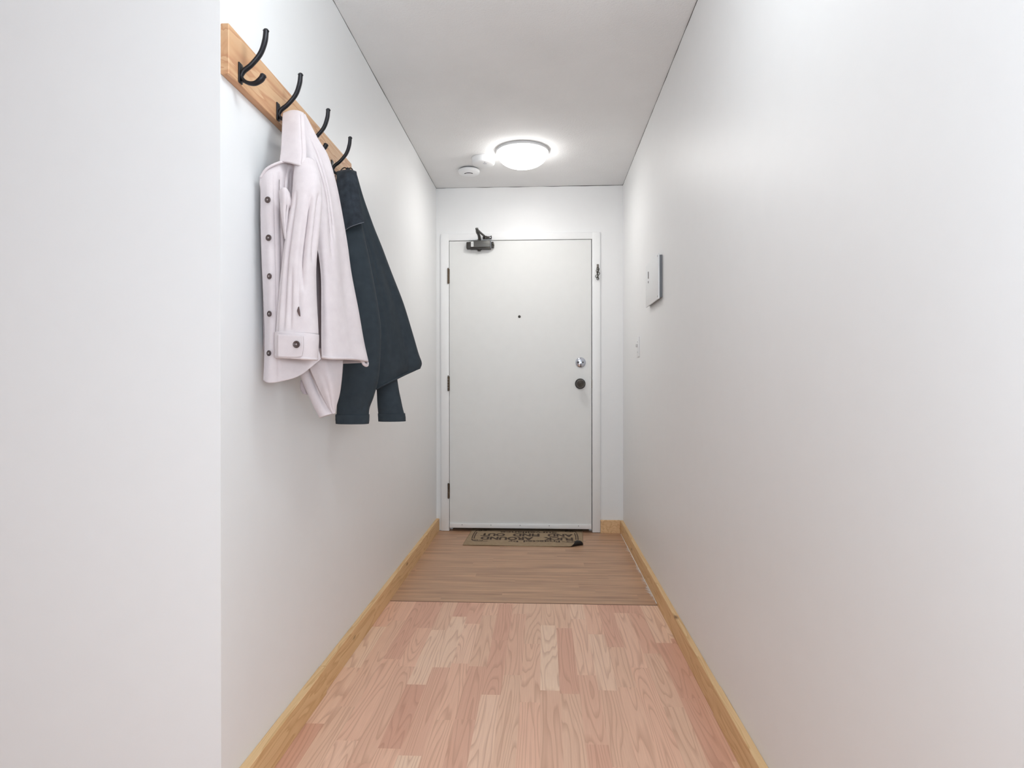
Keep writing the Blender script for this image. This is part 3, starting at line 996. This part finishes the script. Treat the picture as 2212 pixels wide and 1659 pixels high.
# back and shoulder panel on the corridor side
D = [
 [(640, 250, 1.668), (648, 246, 1.655), (653, 246, 1.662), (657, 250, 1.685), ('w', XL + 0.055, 1.72, 1.780)],
 [(641, 296, 1.645), (660, 296, 1.650), (672, 297, 1.668), (683, 301, 1.70), ('w', XL + 0.045, 1.77, 1.725)],
 [(641, 338, 1.630), (674, 338, 1.642), (691, 338, 1.670), (705, 339, 1.72), ('w', XL + 0.040, 1.82, 1.67)],
 [(650, 392, 1.630), (690, 392, 1.642), (707, 392, 1.672), (721, 393, 1.74), ('w', XL + 0.040, 1.86, 1.60)],
 [(665, 445, 1.635), (699, 445, 1.645), (717, 445, 1.680), (732, 446, 1.75), ('w', XL + 0.040, 1.88, 1.53)],
 [(684, 527, 1.640), (703, 527, 1.645), (728, 527, 1.690), (746, 528, 1.77), ('w', XL + 0.040, 1.90, 1.42)],
 [(693, 593, 1.645), (708, 593, 1.650), (735, 593, 1.700), (755, 594, 1.78), ('w', XL + 0.040, 1.91, 1.34)],
 [(694, 671, 1.645), (712, 671, 1.650), (744, 671, 1.705), (770, 672, 1.79), ('w', XL + 0.040, 1.92, 1.24)],
 [(694, 735, 1.645), (716, 735, 1.652), (752, 735, 1.710), (781, 737, 1.80), ('w', XL + 0.040, 1.92, 1.16)],
 [(695, 773, 1.645), (718, 775, 1.652), (757, 776, 1.712), (791, 783, 1.80), ('w', XL + 0.040, 1.92, 1.11)],
]
bp = cloth('back_panel', patch(D, 70, 120, folds=[(0.42, 0.42, 0.12, 0.55, 0.03, 0.012), (0.30, 0.36, 0.22, 0.62, 0.03, 0.010), (0.55, 0.60, 0.2, 0.9, 0.10, 0.006)], amp=0.005, seed=3), [FLEECE, FLEECE_IN], pj, 0.005)
bm = bmesh.new()
tube(bm, [at(695, 771, 1.641), at(718, 773.5, 1.648), at(750, 774, 1.695), at(775, 776, 1.755), at(783, 780, 1.775), at(786, 786, 1.78), at(792, 789, 1.79), at(794, 784, 1.80)], [0.0042, 0.0042, 0.0042, 0.0045, 0.005, 0.005, 0.005, 0.004], 60, 10)
obj('hem', bm, FLEECE, bp, 180)
# inside of the body seen between sleeve and back panel
G_ = [
 [(640, 420, 1.70), (680, 420, 1.74), (715, 420, 1.78)],
 [(640, 560, 1.70), (684, 560, 1.74), (720, 560, 1.78)],
 [(640, 680, 1.70), (686, 680, 1.74), (722, 680, 1.78)],
 [(650, 772, 1.70), (690, 772, 1.74), (725, 772, 1.78)],
]
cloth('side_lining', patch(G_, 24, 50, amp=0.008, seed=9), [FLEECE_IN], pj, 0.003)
# wall side back of the body so the jacket is closed from behind
W_ = [
 [('w', XL + 0.02, 1.645, 1.60), ('w', XL + 0.018, 1.72, 1.64), ('w', XL + 0.038, 1.84, 1.64)],
 [('w', XL + 0.012, 1.62, 1.45), ('w', XL + 0.010, 1.74, 1.45), ('w', XL + 0.038, 1.89, 1.45)],
 [('w', XL + 0.012, 1.62, 1.14), ('w', XL + 0.010, 1.76, 1.14), ('w', XL + 0.038, 1.92, 1.12)],
]
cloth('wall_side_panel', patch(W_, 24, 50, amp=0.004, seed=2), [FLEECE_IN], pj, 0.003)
# near sleeve
SL = [(640, 676, 345, 1.618, 0.018), (636, 690, 385, 1.600, 0.026), (633, 692, 430, 1.590, 0.033), (626, 688, 480, 1.585, 0.036), (614, 680, 560, 1.580, 0.036),
      (607, 680, 620, 1.577, 0.036), (602, 682, 680, 1.575, 0.037), (599, 684, 722, 1.573, 0.036)]
sl = cloth('sleeve', sleeve(SL, 110, 96, 5, 0.05, 1.0, folds=[(-118, 0.25, 1.0, 0.13, 0.28), (-70, 0.25, 0.92, 0.14, 0.22), (-55, 0.28, 0.75, 0.14, 0.48), (-18, 0.25, 0.60, 0.2, 0.30), (-95, 0.62, 0.99, 0.10, 0.2), (-150, 0.5, 1.02, 0.16, 0.2)]), [FLEECE, FLEECE_IN], pj, 0.004)
CF = [(598, 685, 719, 1.573, 0.038), (598, 685, 735, 1.572, 0.039), (598, 684, 755, 1.572, 0.039), (598, 683, 772, 1.572, 0.038)]
bmc = sleeve(CF, 24, 96, 3, 0.012, 4.0)
for v in bmc.verts:      # the cuff hangs a little lower away from the wall
    v.co.z -= 0.06 * (v.co.x + 0.66) + 0.0
cf = cloth('cuff', bmc, [FLEECE, FLEECE_IN], sl, 0.0055)
bm = bmesh.new()
c0 = at(641, 775, 1.572)
for rr_, dz_ in ((1.0, -0.0005),):
    pts = []
    for k in range(41):
        a = 2 * PI * k / 40
        p = c0 + Vector((0.0515 * math.cos(a), 0.0385 * math.sin(a), 0))
        p.z -= 0.06 * (p.x + 0.66) - 0.003
        pts.append(p)
    tube(bm, pts, 0.0036, 120, 10)
obj('cuff_edge', bm, FLEECE, sl, 180)
# overlapping end of the cuff with its button
OV = [[(600, 722, 1.5318), (620, 723, 1.5302), (640, 724, 1.5302), (655, 725, 1.5310)],
      [(600, 748, 1.5318), (620, 749, 1.5302), (640, 750, 1.5302), (655, 751, 1.5310)],
      [(600, 771, 1.5318), (620, 772, 1.5302), (640, 772, 1.5302), (652, 770, 1.5310)]]
cloth('cuff_tab', patch(OV, 20, 16, amp=0.0), [FLEECE], sl, 0.003)
button(at(641, 744, 1.5265), (0, -1, 0.02), 0.0090, sl)
# slit above the cuff
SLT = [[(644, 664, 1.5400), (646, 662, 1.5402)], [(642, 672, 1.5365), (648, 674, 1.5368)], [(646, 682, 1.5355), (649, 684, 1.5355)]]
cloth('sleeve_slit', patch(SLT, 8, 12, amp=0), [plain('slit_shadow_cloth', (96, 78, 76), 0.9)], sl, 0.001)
# collar
B_ = [
 [(616, 262, 1.715), (630, 258, 1.715), (645, 258, 1.715), (655, 262, 1.712)],
 [(614, 247, 1.690), (628, 242.5, 1.685), (643, 242.5, 1.683), (655, 247, 1.688)],
 [(612, 252, 1.648), (628, 246, 1.640), (644, 246, 1.638), (656, 251, 1.645)],
 [(610, 290, 1.622), (628, 288, 1.614), (645, 289, 1.612), (659, 292, 1.620)],
 [(608, 325, 1.604), (627, 326, 1.597), (646, 328, 1.594), (661, 332, 1.603)],
 [(605, 349, 1.592), (624, 352, 1.587), (643, 357, 1.584), (658, 362, 1.592)],
]
cloth('collar', patch(B_, 40, 60, folds=[(0.78, 0.80, 0.3, 1.0, 0.03, 0.0016)], amp=0.0025, seed=5), [FLEECE, FLEECE_IN], pj, 0.006)
# hanging part of the neck under the collar
N_ = [
 [(608, 345, 1.64), (622, 345, 1.625), (636, 347, 1.62), (646, 350, 1.63)],
 [(606, 380, 1.64), (619, 380, 1.605), (630, 380, 1.635), (640, 382, 1.60)],
 [(606, 420, 1.64), (617, 420, 1.598), (630, 420, 1.640), (640, 424, 1.598)],
 [(607, 470, 1.64), (616, 470, 1.598), (628, 470, 1.640), (638, 470, 1.60)],
]
cloth('neck_facing', patch(N_, 36, 50, amp=0.003, seed=6), [FLEECE, FLEECE_IN], pj, 0.004)
# back hem piece and far sleeve hanging below
E1 = [
 [(664, 750, 1.69), (695, 752, 1.69), (742, 752, 1.74)],
 [(668, 790, 1.69), (703, 790, 1.69), (740, 790, 1.74)],
 [(681, 822, 1.70), (710, 822, 1.69), (737, 822, 1.74)],
 [(694, 850, 1.71), (714, 850, 1.70), (733, 850, 1.74)],
 [(708, 876, 1.72), (717, 877, 1.715), (726, 877, 1.735)],
 [(719, 893, 1.725), (721, 894, 1.725), (723, 893, 1.73)],
]
cloth('hanging_back_hem', patch(E1, 30, 50, folds=[(0.35, 0.5, 0.2, 1.0, 0.12, 0.006)], amp=0.003, seed=8), [FLEECE, FLEECE_IN], pj, 0.004)
S2 = [(646, 690, 770, 1.735, 0.022), (648, 684, 800, 1.735, 0.022), (658, 694, 830, 1.735, 0.020), (670, 706, 858, 1.735, 0.018), (682, 715, 882, 1.735, 0.017), (692, 722, 902, 1.735, 0.016)]
bms = sleeve(S2, 60, 48, 4, 0.06, 7.0, folds=[(-60, 0.1, 1.0, 0.3, 0.3)])
zmin = min(v.co.z for v in bms.verts)
for v in bms.verts:      # the cuff end is cut on a slant
    k = max(0.0, 1 - (v.co.z - zmin) / 0.05)
    v.co.z += k * 0.30 * (v.co.x - at(692, 902, 1.735).x)
cloth('far_sleeve', bms, [FLEECE, FLEECE_IN], pj, 0.004)
LP = [[(650, 822, 1.745), (656, 820, 1.74), (662, 822, 1.745)], [(649, 838, 1.75), (657, 836, 1.745), (665, 838, 1.75)], [(655, 850, 1.75), (661, 852, 1.745), (668, 852, 1.75)]]
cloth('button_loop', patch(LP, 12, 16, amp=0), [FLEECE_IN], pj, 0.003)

# ---------------- dark jacket on the fourth hook
dj = thing('dark_jacket', 'dark slate jacket with a corduroy collar hanging from the last hook', 'jacket', (XF + 0.03, HOOKS[3], 1.79))
Gd = [
 [(745, 378, 2.150), (757, 374, 2.135), (766, 376, 2.150), (770, 384, 2.18), ('w', XL + 0.050, 2.24, 1.760)],
 [(752, 430, 2.130), (768, 430, 2.135), (778, 430, 2.160), (784, 432, 2.20), ('w', XL + 0.040, 2.32, 1.68)],
 [(766, 486, 2.140), (780, 486, 2.150), (794, 486, 2.180), (804, 488, 2.24), ('w', XL + 0.040, 2.42, 1.59)],
 [(784, 540, 2.145), (798, 540, 2.160), (813, 540, 2.200), (825, 542, 2.27), ('w', XL + 0.040, 2.48, 1.51)],
 [(797, 592, 2.150), (812, 592, 2.170), (830, 592, 2.220), (844, 594, 2.30), ('w', XL + 0.040, 2.52, 1.43)],
 [(812, 654, 2.155), (828, 654, 2.180), (850, 654, 2.240), (867, 655, 2.33), ('w', XL + 0.040, 2.55, 1.33)],
 [(819, 712, 2.160), (838, 712, 2.190), (864, 712, 2.260), (885, 714, 2.35), ('w', XL + 0.040, 2.57, 1.24)],
 [(819, 770, 2.165), (842, 767, 2.195), (876, 762, 2.275), (899, 764, 2.37), ('w', XL + 0.040, 2.58, 1.16)],
 [(815, 812, 2.168), (840, 806, 2.195), (880, 788, 2.280), (906, 784, 2.375), ('w', XL + 0.040, 2.58, 1.12)],
 [(812, 840, 2.170), (838, 827, 2.195), (874, 809, 2.280), (904, 794, 2.375), ('w', XL + 0.040, 2.58, 1.10)],
]
gp = cloth('body_panel', patch(Gd, 60, 110, folds=[(0.28, 0.25, 0.15, 0.8, 0.05, 0.006), (0.5, 0.5, 0.3, 1, 0.09, 0.008)], amp=0.006, seed=12), [DARKCLOTH, LINING], dj, 0.005)
bm = bmesh.new()
tube(bm, [at(812, 840, 2.166), at(838, 827, 2.190), at(874, 809, 2.274), at(900, 797, 2.362), at(906, 790, 2.376)], 0.0042, 50, 10)
obj('hem', bm, DARKCLOTH, gp, 180)
Wd = [
 [('w', XL + 0.024, 2.12, 1.75), ('w', XL + 0.024, 2.20, 1.75), ('w', XL + 0.040, 2.28, 1.72)],
 [('w', XL + 0.012, 2.12, 1.45), ('w', XL + 0.010, 2.30, 1.45), ('w', XL + 0.038, 2.49, 1.45)],
 [('w', XL + 0.012, 2.12, 1.10), ('w', XL + 0.010, 2.34, 1.10), ('w', XL + 0.038, 2.57, 1.10)],
]
cloth('wall_side_panel', patch(Wd, 24, 50, amp=0.004, seed=22), [DARKCLOTH], dj, 0.003)
# near front part behind the pale jacket
Nd = [
 [(727, 400, 2.13), (738, 400, 2.115), (752, 400, 2.13)],
 [(722, 520, 2.13), (745, 520, 2.13), (770, 520, 2.17)],
 [(735, 650, 2.14), (765, 650, 2.16), (800, 650, 2.20)],
 [(745, 790, 2.15), (775, 795, 2.17), (812, 800, 2.22)],
]
cloth('front_panel', patch(Nd, 30, 60, amp=0.006, seed=25), [DARKCLOTH, LINING], dj, 0.004)
DS = [(735, 775, 450, 2.115, 0.022), (732, 783, 500, 2.105, 0.032), (733, 798, 570, 2.095, 0.042), (738, 811, 640, 2.090, 0.046), (740, 821, 705, 2.088, 0.048),
      (737, 821, 760, 2.087, 0.047), (734, 816, 815, 2.086, 0.045), (732, 806, 855, 2.086, 0.042), (730, 797, 880, 2.086, 0.040), (729, 794.5, 899, 2.086, 0.039)]
ds = cloth('sleeve', sleeve(DS, 110, 80, 4, 0.045, 15.0, folds=[(-60, 0.2, 0.6, 0.25, 0.06), (-120, 0.55, 0.95, 0.25, 0.05), (-40, 0.7, 0.98, 0.2, 0.08)]), [DARKCLOTH, LINING], dj, 0.004)
DC = [(728, 795, 895, 2.085, 0.040), (728, 795, 905, 2.085, 0.040), (728.5, 794, 915, 2.085, 0.040)]
cloth('cuff', sleeve(DC, 14, 64, 3, 0.01, 2.0), [DARKCLOTH, LINING], ds, 0.007)
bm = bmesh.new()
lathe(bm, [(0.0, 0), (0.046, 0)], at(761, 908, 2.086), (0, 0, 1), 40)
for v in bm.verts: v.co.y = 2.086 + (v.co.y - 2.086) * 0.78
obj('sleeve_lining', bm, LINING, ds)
FS = [(812, 852, 790, 2.245, 0.030), (814, 857, 820, 2.245, 0.032), (816, 862, 850, 2.243, 0.032), (817, 867, 875, 2.240, 0.032), (818.5, 872, 896, 2.240, 0.031)]
fs = cloth('far_sleeve', sleeve(FS, 50, 64, 4, 0.04, 19.0), [DARKCLOTH, LINING], dj, 0.004)
FC = [(818.5, 873, 893, 2.240, 0.032), (819, 874, 902, 2.240, 0.032), (819.5, 874.5, 910, 2.240, 0.032)]
cloth('far_cuff', sleeve(FC, 14, 64, 3, 0.01, 3.0), [DARKCLOTH, LINING], fs, 0.006)
CO = [
 [(729, 384, 2.175), (742, 380, 2.175), (756, 380, 2.175), (768, 384, 2.175)],
 [(728, 373, 2.150), (742, 370, 2.150), (757, 369, 2.150), (769, 373, 2.155)],
 [(728, 377, 2.108), (742, 373, 2.100), (757, 372, 2.100), (770, 376, 2.115)],
 [(729, 408, 2.092), (743, 408, 2.078), (759, 407, 2.080), (773, 408, 2.100)],
 [(731, 440, 2.080), (747, 440, 2.066), (764, 440, 2.068), (778, 440, 2.090)],
 [(736, 470, 2.072), (753, 468, 2.056), (771, 466, 2.058), (783, 464, 2.080)],
 [(742, 499, 2.066), (756, 491, 2.050), (773, 484, 2.052), (786, 480, 2.076)],
]
col = cloth('collar', patch(CO, 44, 70, folds=[(0.3, 0.3, 0.2, 0.6, 0.08, 0.003), (0.6, 0.55, 0.3, 0.8, 0.08, 0.003)], amp=0.004, seed=33), [CORD, LINING], dj, 0.006, 'dark corduroy collar')
bm = bmesh.new()
tube(bm, [at(744, 498.5, 2.058), at(756, 490.5, 2.045), at(773, 484, 2.047), at(786, 480, 2.072)], 0.0010, 30, 8)
obj('collar_piping', bm, plain('grey_piping', (120, 124, 132), 0.7), col, 180)

# ---------------- narrow strap between the two jackets
st = thing('strap', 'narrow brown and white strap hanging between the pale jacket and the dark jacket', 'strap', (XF + 0.02, HOOKS[3] - 0.02, 1.79))
bm = bmesh.new()
tube(bm, [at(725, 379, 2.118), at(722, 388, 2.112), at(724, 402, 2.115), at(727, 425, 2.118), at(731, 460, 2.12)], 0.0045, 30, 8, 0.4)
obj('strap_band', bm, plain('brown_leather', (122, 92, 84), 0.6), st, 180)
bm = bmesh.new()
tube(bm, [at(721, 382, 2.112), at(724, 396, 2.106), at(726, 412, 2.110), at(729, 440, 2.112)], 0.0032, 30, 8, 0.4)
obj('strap_lining', bm, plain('offwhite_cord', (206, 196, 192), 0.8), st, 180)
